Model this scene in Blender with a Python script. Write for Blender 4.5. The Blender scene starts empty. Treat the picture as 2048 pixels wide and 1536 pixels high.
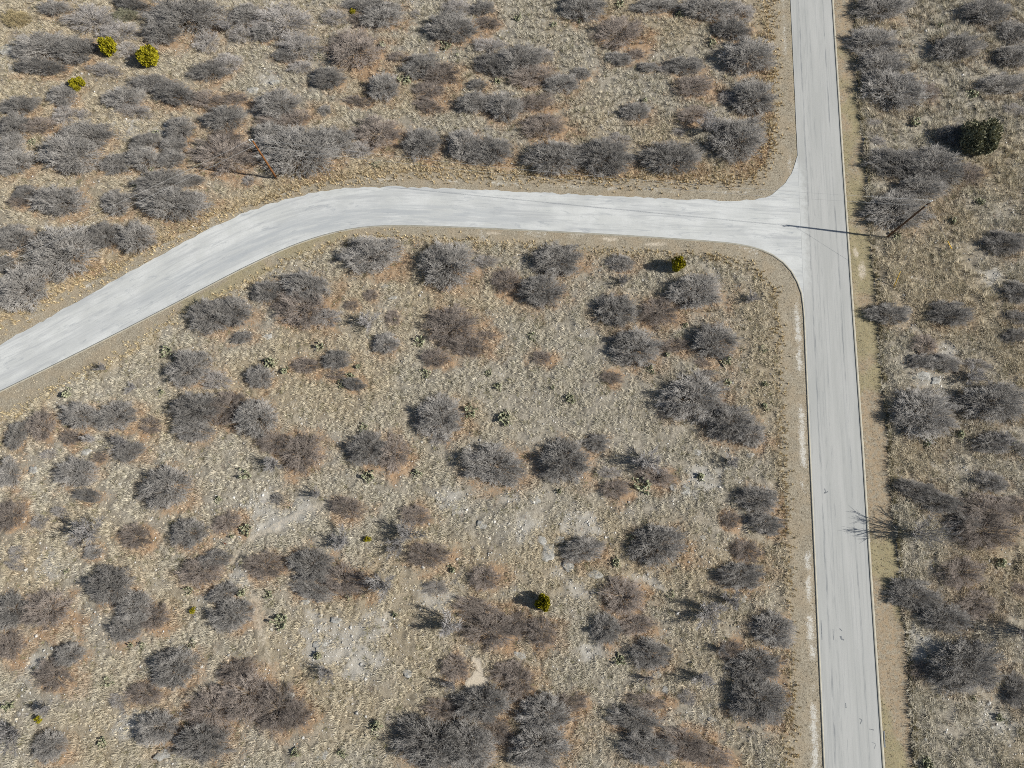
import bpy, math, random
import numpy as np
from mathutils import Vector
R = np.random.default_rng(7)
random.seed(7)
C = bpy.context.scene
COL = C.collection
# ------------------------------------------------------------------ camera
F, TILT, H = 1300.0, math.radians(15.5), 85.0
st, ct = math.sin(TILT), math.cos(TILT)
cam = bpy.data.cameras.new('camera'); co = bpy.data.objects.new('camera', cam); COL.objects.link(co)
co.location = (0, 0, H); co.rotation_euler = (TILT, 0, 0)
cam.sensor_width = 36; cam.sensor_fit = 'HORIZONTAL'; cam.lens = F/2048*36
cam.clip_start = 1; cam.clip_end = 6000
C.camera = co

def ray(x, y):
    u = (x-1024)/F; v = (768-y)/F
    return np.array([u, st+v*ct, -ct+v*st])
def at(x, y, z=0.0):                      # the place on the site seen at a photo position
    d = ray(x, y); k = (z-H)/d[2]
    return np.array([d[0]*k, d[1]*k, z])
def ppm(x, y):                            # photo pixels per metre there
    d = ray(x, y); return F/(H/-d[2])
def proj(p):
    d = np.asarray(p)-np.array([0, 0, H])
    zz = d[..., 1]*st-d[..., 2]*ct
    return 1024+F*d[..., 0]/zz, 768-F*(d[..., 1]*ct+d[..., 2]*st)/zz

# ------------------------------------------------------------------ tags
def tag(o, label=None, cat=None, group=None, kind=None):
    for k, v in (('label', label), ('category', cat), ('group', group), ('kind', kind)):
        if v: o[k] = v
    return o
def empty(name, loc, rz=0.0, sc=(1, 1, 1)):
    o = bpy.data.objects.new(name, None); COL.objects.link(o)
    o.location = loc; o.rotation_euler = (0, 0, rz); o.scale = sc; o.empty_display_size = .2
    return o
def link(name, me, parent=None, loc=None, rot=None, sc=None):
    o = bpy.data.objects.new(name, me); COL.objects.link(o)
    if parent: o.parent = parent
    if loc is not None: o.location = loc
    if rot is not None: o.rotation_euler = rot
    if sc is not None: o.scale = sc
    return o
def mesh(name, v, f, mat, col=None, smooth=False, uv=None):
    """v (n,3); f (m,3) or (m,4) int array or list"""
    me = bpy.data.meshes.new(name)
    v = np.asarray(v, dtype=np.float32); f = np.asarray(f, dtype=np.int32)
    n = f.shape[1]
    me.vertices.add(len(v)); me.vertices.foreach_set('co', v.ravel())
    me.loops.add(f.size); me.loops.foreach_set('vertex_index', f.ravel())
    me.polygons.add(len(f)); me.polygons.foreach_set('loop_start', np.arange(len(f), dtype=np.int32)*n)
    me.polygons.foreach_set('loop_total', np.full(len(f), n, dtype=np.int32))
    if smooth: me.polygons.foreach_set('use_smooth', np.ones(len(f), dtype=bool))
    me.update(calc_edges=True)
    for nm, c in (col or {}).items():
        a = me.color_attributes.new(nm, 'FLOAT_COLOR', 'POINT')
        a.data.foreach_set('color', np.asarray(c, dtype=np.float32).ravel())
    if uv is not None:
        l = me.uv_layers.new(name='UVMap')
        l.data.foreach_set('uv', np.asarray(uv, dtype=np.float32)[f.ravel()].ravel())
    if mat: me.materials.append(mat)
    return me

# ------------------------------------------------------------------ noise in numpy
def hsh(ix, iy, s):
    h = (ix.astype(np.int64)*374761393+iy.astype(np.int64)*668265263+s*974711) & 0xffffffff
    h = ((h ^ (h >> 13))*1274126177) & 0xffffffff
    return ((h ^ (h >> 16)) & 0xffff)/65535.0
def vn(x, y, s=0):
    ix = np.floor(x); iy = np.floor(y); fx = x-ix; fy = y-iy
    fx = fx*fx*(3-2*fx); fy = fy*fy*(3-2*fy)
    a = hsh(ix, iy, s); b = hsh(ix+1, iy, s); c = hsh(ix, iy+1, s); d = hsh(ix+1, iy+1, s)
    return (a*(1-fx)+b*fx)*(1-fy)+(c*(1-fx)+d*fx)*fy
def fbm(x, y, sc, s=0, o=3):
    t = 0; a = .5; n = 0
    for k in range(o):
        t = t+a*vn(x/sc*2**k+17*k, y/sc*2**k-9*k, s+k); n += a; a *= .5
    return t/n
def sstep(a, b, x):
    t = np.clip((x-a)/(b-a), 0, 1); return t*t*(3-2*t)
def inpoly(px, py, poly):
    r = np.zeros(px.shape, bool); n = len(poly)
    for i in range(n):
        x1, y1 = poly[i]; x2, y2 = poly[(i+1) % n]
        if y1 == y2: continue
        c = ((y1 > py) != (y2 > py)) & (px < (x2-x1)*(py-y1)/(y2-y1)+x1)
        r ^= c
    return r
def dist_line(px, py, line):
    d = np.full(px.shape, 1e9)
    for (x1, y1), (x2, y2) in zip(line[:-1], line[1:]):
        dx, dy = x2-x1, y2-y1; L = dx*dx+dy*dy
        t = np.clip(((px-x1)*dx+(py-y1)*dy)/L, 0, 1)
        d = np.minimum(d, np.hypot(px-x1-t*dx, py-y1-t*dy))
    return d
def P(s):
    q = [float(k) for k in s.replace(',', ' ').split()]
    return list(zip(q[0::2], q[1::2]))
def W(pts):
    return [tuple(at(x, y)[:2]) for x, y in pts]
def extend(line, a=0, b=0):
    line = list(line)
    if a:
        d = np.array(line[0])-np.array(line[1]); d /= np.linalg.norm(d); line = [tuple(np.array(line[0])+d*a)]+line
    if b:
        d = np.array(line[-1])-np.array(line[-2]); d /= np.linalg.norm(d); line = line+[tuple(np.array(line[-1])+d*b)]
    return line

# ------------------------------------------------------------------ materials
def mat(name):
    m = bpy.data.materials.new(name); m.use_nodes = True
    nt = m.node_tree; b = nt.nodes['Principled BSDF']
    b.inputs['Roughness'].default_value = .92
    b.inputs['Specular IOR Level'].default_value = .15
    return m, nt, b
class NT:
    def __init__(s, nt): s.nt = nt; s.n = nt.nodes; s.l = nt.links
    def put(s, sock, v):
        if isinstance(v, bpy.types.NodeSocket): s.l.new(v, sock)
        elif isinstance(v, (tuple, list)) and len(v) == 3 and sock.type == 'RGBA': sock.default_value = (*v, 1)
        else: sock.default_value = v
    def noise(s, vec, scale, detail=3, rough=.55, dist=0.0):
        n = s.n.new('ShaderNodeTexNoise'); n.inputs['Scale'].default_value = scale
        n.inputs['Detail'].default_value = detail; n.inputs['Roughness'].default_value = rough
        n.inputs['Distortion'].default_value = dist
        if vec is not None: s.l.new(vec, n.inputs['Vector'])
        return n.outputs['Fac']
    def voro(s, vec, scale, out='Distance'):
        n = s.n.new('ShaderNodeTexVoronoi'); n.inputs['Scale'].default_value = scale
        if vec is not None: s.l.new(vec, n.inputs['Vector'])
        return n.outputs[out]
    def math(s, op, a, b=0.0):
        n = s.n.new('ShaderNodeMath'); n.operation = op
        s.put(n.inputs[0], a); s.put(n.inputs[1], b); return n.outputs[0]
    def ramp(s, v, a, b):                     # smooth 0..1 between a and b
        n = s.n.new('ShaderNodeMapRange'); n.interpolation_type = 'SMOOTHSTEP'
        s.put(n.inputs['Value'], v); n.inputs['From Min'].default_value = a; n.inputs['From Max'].default_value = b
        return n.outputs['Result']
    def mix(s, f, a, b):
        n = s.n.new('ShaderNodeMix'); n.data_type = 'RGBA'
        s.put(n.inputs['Factor'], f); s.put(n.inputs['A'], a) if False else None
        ia = [i for i in n.inputs if i.name == 'A' and i.type == 'RGBA'][0]
        ib = [i for i in n.inputs if i.name == 'B' and i.type == 'RGBA'][0]
        s.put(ia, a); s.put(ib, b)
        return [o for o in n.outputs if o.type == 'RGBA'][0]
    def attr(s, name):
        n = s.n.new('ShaderNodeAttribute'); n.attribute_name = name; return n.outputs['Color']
    def sep(s, c):
        n = s.n.new('ShaderNodeSeparateColor'); s.l.new(c, n.inputs[0]); return n.outputs
    def pos(s):
        return s.n.new('ShaderNodeNewGeometry').outputs['Position']
    def obj(s):
        return s.n.new('ShaderNodeTexCoord').outputs['Object']
    def uv(s, sx, sy):
        t = s.n.new('ShaderNodeTexCoord'); m = s.n.new('ShaderNodeMapping')
        m.inputs['Scale'].default_value = (sx, sy, 1); s.l.new(t.outputs['UV'], m.inputs['Vector']); return m.outputs['Vector']
    def bump(s, h, strength, dist, b):
        n = s.n.new('ShaderNodeBump'); n.inputs['Strength'].default_value = strength
        n.inputs['Distance'].default_value = dist; s.l.new(h, n.inputs['Height']); s.l.new(n.outputs[0], b.inputs['Normal'])
def plain(name, c, var=.25, scale=6.0, rough=.9, rnd=.0):
    m, nt, b = mat(name); t = NT(nt)
    k = t.noise(t.obj(), scale, 3)
    a = tuple(x*(1-var) for x in c); d = tuple(min(1, x*(1+var)) for x in c)
    o = t.mix(t.ramp(k, .3, .7), a, d)
    if rnd:
        oi = t.n.new('ShaderNodeObjectInfo'); hv = t.n.new('ShaderNodeHueSaturation')
        t.l.new(o, hv.inputs['Color'])
        t.l.new(t.math('ADD', 1-rnd, t.math('MULTIPLY', oi.outputs['Random'], 2*rnd)), hv.inputs['Value'])
        o = hv.outputs['Color']
    t.l.new(o, b.inputs['Base Color']); b.inputs['Roughness'].default_value = rough
    return m

# ------------------------------------------------------------------ the plan of the site
MAIN_L = W(P("1581,0 1595,310 1609,620 1621,900 1634,1180 1650,1536"))
MAIN_R = W(P("1667,0 1687,310 1708,620 1728,900 1746,1180 1770,1536"))
SIDE_T = W(P("0,689 100,634 200,577 300,522 400,467 480,428 560,402 620,387 680,377 760,373 850,375 1000,381 1200,391 1400,400 1480,402 1530,396 1565,375 1585,345 1595,310"))
SIDE_B = W(P("0,782 100,733 200,683 300,632 400,580 480,538 560,500 620,477 690,458 760,450 850,451 1000,457 1200,467 1400,480 1480,487 1530,500 1565,520 1590,548 1604,585 1609,620"))
MAIN_Le, MAIN_Re = extend(MAIN_L, 600, 300), extend(MAIN_R, 600, 300)
SIDE_Te, SIDE_Be = extend(SIDE_T, 400), extend(SIDE_B, 400)
MAIN_POLY = MAIN_Le+MAIN_Re[::-1]
SIDE_POLY = SIDE_Te+SIDE_Be[::-1]
V_TL = W(P("1535,0 1545,160 1546,250 1532,325 1498,356 1400,362 1200,356 1050,352 900,344 800,344 700,352 600,372 540,395 450,425 300,498 150,572 0,645"))
V_BL = W(P("0,842 100,785 200,735 260,700 350,640 450,588 560,532 640,498 700,478 780,472 900,482 1000,490 1200,503 1400,512 1500,530 1548,580 1555,700 1560,800 1570,1000 1580,1200 1582,1400 1578,1536"))
V_R = W(P("1708,0 1712,100 1715,200 1728,300 1735,400 1738,470 1748,550 1755,650 1768,800 1775,900 1783,1000 1803,1200 1813,1300 1820,1400 1827,1536"))
VTL_POLY = extend(V_TL, 600, 400)+SIDE_Te+MAIN_Le[1::-1][-1:]+[MAIN_Le[0]]
VBL_POLY = extend(V_BL, 400, 300)+MAIN_Le[::-1][:4]+SIDE_Be[::-1]
VR_POLY = extend(V_R, 600, 300)+MAIN_Re[::-1]
SAND = W(P("941,1315 948,1312 953,1322 951,1316 960,1313 964,1318 962,1328 967,1340 968,1352 978,1362 976,1374 966,1380 955,1390 938,1392 932,1382 929,1366 935,1356 945,1350 948,1338 944,1330"))

# shrubs: x y rx ry kind [height m]; photo positions
SH = """27 35 28 18 y;105 15 30 15 g;177 35 50 32 s;258 6 35 14 g;247 27 24 14 o;362 27 68 35 g;320 62 35 27 g;235 62 40 22 s;80 88 58 26 g;147 97 38 28 g;75 130 48 17 g;207 140 35 15 s;252 98 25 18 s;490 28 28 22 g;480 66 30 20 s;410 80 25 25 s;455 125 30 20 s;415 140 35 20 g;300 165 45 15 g;345 185 40 22 g;245 195 38 22 g;265 220 40 14 s;410 197 38 18 b;470 198 22 12 b;120 190 28 22 g;35 210 38 18 g;125 228 25 22 s;165 228 15 12 s;25 250 30 25 g;75 250 35 18 b;20 290 25 25 g;168 266 50 27 g;132 305 58 38 g;28 322 35 25 g;358 255 27 25 g;447 235 38 25 g;450 275 35 18 b;290 283 28 18 g;345 288 25 18 g;228 325 28 22 g;285 315 30 25 g;340 318 25 18 g;440 310 60 36 b;320 365 45 25 g;340 405 65 32 g;385 400 25 20 s;380 362 25 12 g;230 405 26 26 g;110 400 50 30 g;50 385 25 15 g;35 405 20 12 b;205 468 30 28 g;265 472 35 32 g;25 475 35 25 g;120 505 65 48 g;495 360 12 12 s;40 572 46 42 g;15 530 15 18 g;
565 40 60 35 s;530 65 25 18 g;735 8 55 12 g;760 30 40 25 g;665 35 25 18 s;720 38 25 15 b;830 28 12 10 s;915 15 30 20 s;965 15 22 15 g;905 52 48 30 g;975 45 22 14 b;703 98 50 45 b;595 90 45 26 s;570 112 25 12 g;600 135 25 15 s;655 155 32 22 g;765 172 30 26 g;795 115 18 12 b;840 130 35 25 g;880 145 35 25 b;855 180 30 20 b;855 210 28 15 b;978 92 35 18 s;985 130 38 20 g;955 170 18 12 g;945 205 32 20 g;1005 212 35 28 g;550 207 42 28 g;648 220 12 12 g;712 200 28 10 b;545 245 35 15 b;590 235 28 18 b;590 300 75 50 g;660 278 40 28 g;535 268 26 28 g;752 265 42 32 b;718 298 24 18 s;840 285 35 30 g;925 285 30 32 g;985 300 38 25 g;945 312 28 16 g;
1165 12 42 28 g;1235 62 48 32 b;1310 10 45 14 g;1412 14 52 22 g;1480 25 28 25 s;1460 55 35 22 g;1497 108 48 35 g;1235 115 25 14 g;1272 107 15 12 b;1295 133 18 10 g;1370 130 35 18 g;1325 140 15 10 s;1385 172 38 22 b;1505 190 42 35 g;1450 195 15 15 s;1035 115 45 30 g;1085 110 22 16 s;1060 150 45 22 b;1120 165 35 18 g;1160 145 20 12 g;1065 205 40 18 b;1085 250 40 26 b;1270 222 28 18 g;1385 228 30 17 b;1435 245 20 14 s;1475 275 55 42 g;1340 315 55 32 g;1105 315 52 32 g;1200 310 55 36 g;1235 280 25 16 s;1355 265 15 10 s;
1765 12 55 28 g;1970 22 45 26 g;2030 65 35 22 g;2025 110 35 22 g;1915 93 48 26 g;1745 80 50 30 g;1765 125 46 34 g;1785 175 58 42 g;1855 185 25 22 b;2005 165 48 20 g;2030 218 25 12 s;1908 268 35 20 g;1750 245 15 10 s;1755 282 15 10 s;1800 325 55 32 g;1870 330 55 36 g;1845 375 50 26 g;1940 345 25 22 b;1795 420 58 36 g;2010 485 42 24 g;
420 632 45 30 g;462 622 38 28 g;482 675 20 12 g;375 735 40 34 g;430 760 32 20 s;388 820 48 30 g;385 862 38 20 g;450 815 38 30 b;155 830 35 24 g;225 830 42 24 g;297 850 22 17 b;80 850 25 30 b;27 870 20 26 g;140 875 22 14 b;255 905 28 18 g;95 908 18 10 s;145 945 42 26 g;195 915 15 10 b;15 945 20 28 g;330 975 45 37 g;170 990 28 12 g;120 1024 20 10 s;15 1030 30 30 b;518 752 25 22 g;
740 507 56 35 g;892 530 52 42 g;970 522 24 13 s;1010 560 28 24 b;1080 580 42 30 g;530 580 28 22 g;605 570 48 28 g;600 615 52 36 b;650 635 30 20 s;740 590 16 12 b;700 610 15 10 b;785 635 15 16 b;770 687 24 20 g;900 650 52 38 b;930 690 42 20 b;970 670 18 10 b;870 715 30 18 b;670 720 28 18 g;610 730 28 16 b;705 768 24 11 g;670 750 18 10 b;875 830 45 36 g;880 878 22 11 s;730 895 38 28 g;785 905 30 34 b;510 835 38 36 g;545 885 35 20 b;600 905 38 40 b;985 930 60 36 g;555 998 14 11 g;690 1015 35 20 b;830 1030 30 20 b;
1112 515 48 33 g;1240 525 26 17 g;1390 580 50 33 g;1230 620 38 33 g;1315 622 38 28 b;1270 695 48 34 g;1345 690 30 14 b;1430 680 40 34 g;1080 715 20 13 b;1220 755 22 13 b;1405 725 15 9 b;1410 750 25 10 s;1385 790 60 44 g;1455 845 45 34 g;1500 865 28 25 g;1190 885 25 17 g;1125 920 48 36 g;1215 945 25 11 s;1310 952 40 18 b;1228 978 28 19 b;1515 1000 38 26 g;
1775 628 42 20 g;1898 628 42 24 g;2035 585 28 22 g;2035 635 25 14 g;2030 670 25 14 g;1850 690 25 20 b;1842 722 25 14 g;1890 725 32 18 g;1955 730 25 14 s;1845 825 60 46 g;1985 805 62 38 g;1985 885 40 20 g;2040 895 15 15 g;1980 965 30 19 g;1830 978 40 17 g;1878 1005 45 19 g;1975 1020 55 28 b;
75 1045 18 14 s;268 1072 32 24 b;185 1105 18 13 g;150 1085 14 10 s;35 1105 20 14 s;30 1130 20 10 s;218 1170 40 34 g;88 1220 46 36 b;15 1220 30 35 g;18 1290 26 28 b;265 1215 35 28 g;245 1260 30 24 g;302 1235 30 25 b;375 1065 33 27 g;450 1045 30 18 b;398 1142 45 26 b;430 1118 30 16 g;445 1185 28 17 g;460 1230 40 29 g;135 1310 28 20 g;105 1350 35 26 b;345 1335 44 34 g;285 1388 38 20 b;235 1402 22 14 s;310 1455 38 30 g;97 1495 32 24 g;420 1420 54 36 b;405 1485 50 33 g;490 1390 50 46 b;470 1342 38 20 b;
525 1130 40 24 b;620 1130 42 30 g;680 1160 45 28 b;620 1182 38 16 g;850 1110 45 22 b;965 1155 30 22 b;870 1175 25 15 s;960 1220 50 18 b;975 1262 55 32 b;908 1335 28 24 b;548 1420 42 46 b;592 1430 30 25 b;860 1490 72 44 g;930 1495 55 40 g;960 1410 52 30 g;880 1420 35 18 b;1010 1345 30 18 b;988 1462 30 24 b;
1165 1100 42 21 g;1315 1090 54 34 g;1460 1040 18 15 b;1530 1045 34 20 g;1490 1100 30 20 b;1480 1150 45 24 g;1245 1195 42 34 b;1210 1260 28 27 g;1270 1250 38 18 b;1080 1265 28 28 b;1035 1245 20 24 b;1300 1310 38 27 g;1545 1260 42 30 g;1460 1300 22 17 b;1510 1330 50 30 g;1515 1398 54 40 g;1035 1360 30 34 b;1090 1430 50 33 g;1075 1495 54 40 g;1130 1408 40 16 b;1270 1440 50 23 g;1290 1405 38 14 b;1290 1497 50 28 g;1370 1490 50 28 b;1420 1515 40 20 b;1375 1395 18 14 s;
1960 1060 66 33 b;1925 1045 35 18 g;1920 1145 45 26 b;1825 1190 48 28 g;1890 1235 45 26 g;1950 1210 40 24 b;2040 1180 18 12 b;1930 1330 70 43 g;1840 1340 20 14 b;2035 1380 25 28 g;2030 1010 20 19 b;1545 1435 20 14 s"""
# upright bleached dead bushes: x y (base) radius px, height m
DEAD = """190 878 16 1.9;250 885 24 2.0;550 930 22 2.0;735 648 26 2.4;640 990 14 1.8;185 1065 40 3.0;1408 262 26 3.2;1245 565 16 1.6;1295 925 34 3.2;690 1085 30 2.0;815 1068 34 2.6;800 1090 24 1.8;900 1250 38 3.6;770 1170 34 2.8;655 1342 20 1.7;905 1368 18 1.9;1420 1225 34 3.0;1460 1200 30 2.4;1440 1297 16 1.6;1295 1357 15 1.9;1405 1352 26 2.2;1828 1068 44 5.2;2042 1262 40 5.4;30 1460 36 2.4;100 1418 18 2.2;212 738 12 1.6;265 776 16 .8;1465 925 20 1.6;1500 600 18 1.5;2000 880 24 1.6;1940 756 26 1.8;455 60 20 1.6"""
JUN = """214 90 19 2.6;296 112 21 2.8;155 168 14 1.7;1357 529 16 3.0;1090 1207 20 2.6;353 358 7 .9;384 1221 7 .8;735 1080 9 .9;75 1440 8 .8;705 22 6 .8"""
CACT = """333 703 15;352 712 10;130 785 18;325 787 11;490 950 24;438 1000 12;545 722 22;567 738 13;840 682 20;685 772 14;700 755 10;640 692 14;716 730 10;850 748 14;977 747 10;995 772 14;1008 830 25;940 822 16;728 855 12;735 952 16;835 950 14;807 161 17;890 92 12;912 108 9;760 90 14;640 112 9;995 162 13;1015 160 10;752 330 9;1065 672 12;1137 793 18;1105 775 9;1300 740 14;1333 706 10;1372 652 10;1455 725 19;1455 765 14;1527 697 10;1527 766 12;1532 812 12;1405 953 15;1282 968 22;1120 984 9;1035 35 11;1240 8 12;1362 28 12;1425 82 14;1215 118 9;1292 202 10;1160 42 8;1108 50 8;1830 245 16;1945 190 13;1955 402 13;1900 440 15;1795 472 15;1885 52 9;1855 888 15;1925 872 17;2005 1130 18;1945 1400 9;2000 1435 9;1848 1522 22;482 1180 17;492 1058 15;392 1052 15;376 1182 11;132 1143 8;463 1072 7;285 1290 8;262 1290 8;382 1290 12;215 1362 14;15 1412 15;205 1485 12;560 1245 20;638 1312 14;757 1455 22;588 1505 12;682 1505 13;900 1140 13;535 1190 11;697 1192 9;790 1230 9;1230 1120 15;1262 1075 15;1290 1125 8;1238 1320 14;1268 1398 14;1340 1190 12;312 266 13;405 295 11;65 285 11;304 340 9;275 370 10;790 640 6;2030 890 16;2040 905 12;1650 1780 5"""
ROCK = """330 1507 20 10;352 1478 8 7;645 1510 13 10;815 1348 11 8;577 1393 12 12;640 1290 15 13;1095 1105 14 20;1118 1080 13 9;1082 1080 10 9;1190 1148 14 8;1138 1133 13 10;1485 1195 9 8;785 596 9 4;535 674 9 6;1370 980 12 9;1348 975 9 8;1070 1000 12 9;1395 905 8 8;672 1240 11 7;610 1205 9 5;1845 752 18 10;1872 762 10 8;1500 910 8 5;1455 935 10 6;1405 1075 8 5;1315 1350 9 8;1330 1380 8 6;962 1050 10 8;1187 1183 8 6;65 940 10 7;170 905 11 6;770 573 8 5;1968 480 8 5;2030 330 8 5;1765 218 5 4;10 100 20 12;505 180 11 9;550 165 11 7;1040 1310 12 7;1852 1278 8 5;1425 1440 10 6"""
def rows(s):
    out = []
    for q in s.replace('\n', '').split(';'):
        q = q.split()
        if q: out.append(q)
    return out
SHR = []
for q in rows(SH):
    x, y, rx, ry = map(float, q[:4]); k = q[4]
    s = ppm(x, y)
    h = {'g': .74, 'b': .56, 's': .58, 'o': .66, 'y': .5}[k]*1.06*math.sqrt(rx*ry)/s
    h = max(.5, min(2.9, h))
    if x > 1700 and x-rx < 1790: h *= .82
    if len(q) > 5: h = float(q[5])
    w = at(x+rx*.06, y, h*.45)
    SHR.append(dict(x=x, y=y, rx=rx, ry=ry, k=k, h=h, w=w, sx=rx*1.12/s, sy=ry*1.14/s))

# ------------------------------------------------------------------ ground field values (real colour of the ground: litter, rock, mown verge...)
NEEDPATCH = W(P("600,1030 1160,1050 650,1280 470,1160 260,1450 490,40 540,160 1850,750 2000,560 330,260 520,1030 900,1000 1060,1060 1300,1160 1150,1180 100,1130 60,1330 720,1330 470,1470 180,100 20,120 250,260 250,340 1120,1150 640,1140 1900,700 2000,1450 1840,1290 1180,1300 740,1250 880,1180 1390,960 1020,990 430,1180"))
NPR = [3.4, 4.2, 4.5, 3, 3, 3, 3, 3.5, 3.5, 3, 4.0, 3.5, 4, 3, 4, 3.5, 3, 3.5, 3.5, 4, 3, 3, 3, 2.5, 3.5, 2.5, 3, 5, 3, 3.5, 4, 3.5, 3, 3.5, 3.2]
def field(X, Y):
    px, py = proj(np.stack([X, Y, np.zeros_like(X)], -1))
    r = {}
    road = inpoly(X, Y, MAIN_POLY) | inpoly(X, Y, SIDE_POLY)
    vtl, vbl, vr = inpoly(X, Y, VTL_POLY), inpoly(X, Y, VBL_POLY), inpoly(X, Y, VR_POLY)
    r['road'] = road
    r['mow'] = (vtl | vbl | vr) & ~road
    r['vtl'], r['vbl'], r['vr'] = vtl & ~road, vbl & ~road, vr & ~road
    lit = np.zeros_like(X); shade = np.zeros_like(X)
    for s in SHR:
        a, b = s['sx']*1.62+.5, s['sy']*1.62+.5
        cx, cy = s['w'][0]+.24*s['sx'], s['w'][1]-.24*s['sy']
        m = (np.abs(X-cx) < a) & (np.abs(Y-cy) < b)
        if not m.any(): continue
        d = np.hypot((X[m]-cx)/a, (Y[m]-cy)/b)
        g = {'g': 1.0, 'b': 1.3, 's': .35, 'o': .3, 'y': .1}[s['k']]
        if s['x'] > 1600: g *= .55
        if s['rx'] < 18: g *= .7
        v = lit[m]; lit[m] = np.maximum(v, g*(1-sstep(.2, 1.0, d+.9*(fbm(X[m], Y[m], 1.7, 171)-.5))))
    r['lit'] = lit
    rock = np.zeros_like(X)
    for (cx, cy), q in zip(NEEDPATCH, NPR):
        m = (np.abs(X-cx) < q*2) & (np.abs(Y-cy) < q*2)
        d = np.hypot(X[m]-cx, (Y[m]-cy)*1.3)/q
        rock[m] = np.maximum(rock[m], np.exp(-d*d))
    n = fbm(X, Y, 5, 11, 4)
    n2 = fbm(X, Y, 1.6, 131, 3)
    r['rock'] = np.clip(sstep(.5, 1.0, rock*.6+n*.45+n2*.35)+sstep(.60, .78, fbm(X, Y, 3.2, 31)*.6+n2*.4)*.6, 0, 1)*(1-lit*.7)
    ylw = sstep(.45, .7, fbm(X, Y, 12, 5))*.45
    ylw = np.maximum(ylw, .75*np.exp(-(dist_line(X, Y, extend(V_TL, 100, 100))/3.4)**2))
    ylw = np.maximum(ylw, .5*np.exp(-(dist_line(X, Y, V_BL)/1.6)**2)*(fbm(X, Y, 4, 44) > .45))
    ylw = np.maximum(ylw, .55*sstep(700, 100, px)*sstep(700, 300, py)*(fbm(X, Y, 8, 71)*.6+.4))
    r['ylw'] = np.clip(ylw, 0, 1)
    dm = dist_line(X, Y, MAIN_Le); ds = dist_line(X, Y, SIDE_Te)
    wob = fbm(X, Y, 2.0, 61)
    chalk = np.exp(-((dm-.85-.35*wob)/.6)**2)*r['vbl']*sstep(560, 640, py)*sstep(.34, .6, fbm(X*.3, Y*.22, 1, 15)*.7+fbm(X, Y, 1.1, 16)*.3)
    chalk = np.maximum(chalk, .7*np.exp(-((dm-1.2)/.5)**2)*r['vtl']*sstep(.42, .6, fbm(X, Y, 5, 25)))
    chalk = np.maximum(chalk, .75*np.exp(-((ds-1.0-.6*wob)/.45)**2)*r['vtl']*sstep(.42, .58, fbm(X, Y, 3, 35))*(px < 1500))
    chalk = np.maximum(chalk, .6*(vbl & ~road)*sstep(.62, .72, fbm(X, Y, 2.2, 45))*(py < 520)*(px > 800))
    r['chalk'] = chalk
    sand = inpoly(X, Y, SAND).astype(float)
    for x, y, a, b in ((1725, 545, 14, 26), (1712, 500, 9, 20), (1220, 478, 22, 6), (1310, 488, 32, 7), (985, 466, 20, 5), ):
        d = np.hypot((px-x)/a, (py-y)/b); sand = np.maximum(sand, (1-sstep(.3, 1.3, d+1.2*(wob-.5)))*(.75 if x > 700 else .5))
    for ln in (W(P('660,1008 600,1026 540,1058 500,1082 478,1100 468,1125')), W(P('503,1165 510,1210 518,1262 532,1302 549,1350'))):
        dd = dist_line(X, Y, ln)+.9*(wob-.5)+.5*(fbm(X, Y, .8, 161)-.5); sand = np.maximum(sand, .62*(1-sstep(.25, 1.0, dd)))
    r['sand'] = sand
    oliv = np.zeros_like(X)
    oliv = np.maximum(oliv, r['vr']*sstep(.38, .62, fbm(X, Y, 6, 55))*.7)
    oliv = np.maximum(oliv, .6*r['vbl']*(py < 640)*(px < 900)*sstep(.35, .6, fbm(X, Y, 4, 65)))
    oliv = np.maximum(oliv, .5*np.exp(-(dm/.5)**2)*r['mow'])
    r['oliv'] = oliv
    r['px'], r['py'] = px, py
    r['dmin'] = np.minimum(dist_line(X, Y, MAIN_Le), np.minimum(dist_line(X, Y, MAIN_Re), np.minimum(ds, dist_line(X, Y, SIDE_Be))))
    return r
def relief(X, Y):
    z = (fbm(X, Y, .9, 81, 3)-.5)*.30+(fbm(X, Y, 6, 91, 2)-.5)*.5
    return z

# fine grid where the photo looks, then coarser out to the horizon
def axis(a, b, step, far):
    c = np.arange(a, b+step/2, step); o = []; d = step; q = b
    while q < far: d *= 1.45; q += d; o.append(q)
    l = []; d = step; q = a
    while q > -far: d *= 1.45; q -= d; l.append(q)
    return np.array(l[::-1]+list(c)+o)
gx = axis(-92, 92, .22, 2500); gy = axis(-30, 96, .22, 2500)
GX, GY = np.meshgrid(gx, gy)
fl = field(GX, GY)
flat = np.clip((fl['mow']*.8+(fl['sand'] > .4)), 0, 1)
edge = sstep(.0, 1.2, fl['dmin'])
GZ = relief(GX, GY)*(1-flat*.85)*edge
GZ = np.where(fl['road'], -.06, GZ-.035)
nx, ny = len(gx), len(gy)
idx = np.arange(nx*ny).reshape(ny, nx)
gf = np.stack([idx[:-1, :-1], idx[:-1, 1:], idx[1:, 1:], idx[1:, :-1]], -1).reshape(-1, 4)
one = np.ones(nx*ny)
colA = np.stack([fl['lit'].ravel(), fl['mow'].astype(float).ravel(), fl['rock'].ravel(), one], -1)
colB = np.stack([fl['chalk'].ravel(), fl['sand'].ravel(), fl['oliv'].ravel(), one], -1)
colC = np.stack([fl['ylw'].ravel(), fl['vr'].astype(float).ravel(), one*0, one], -1)
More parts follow.
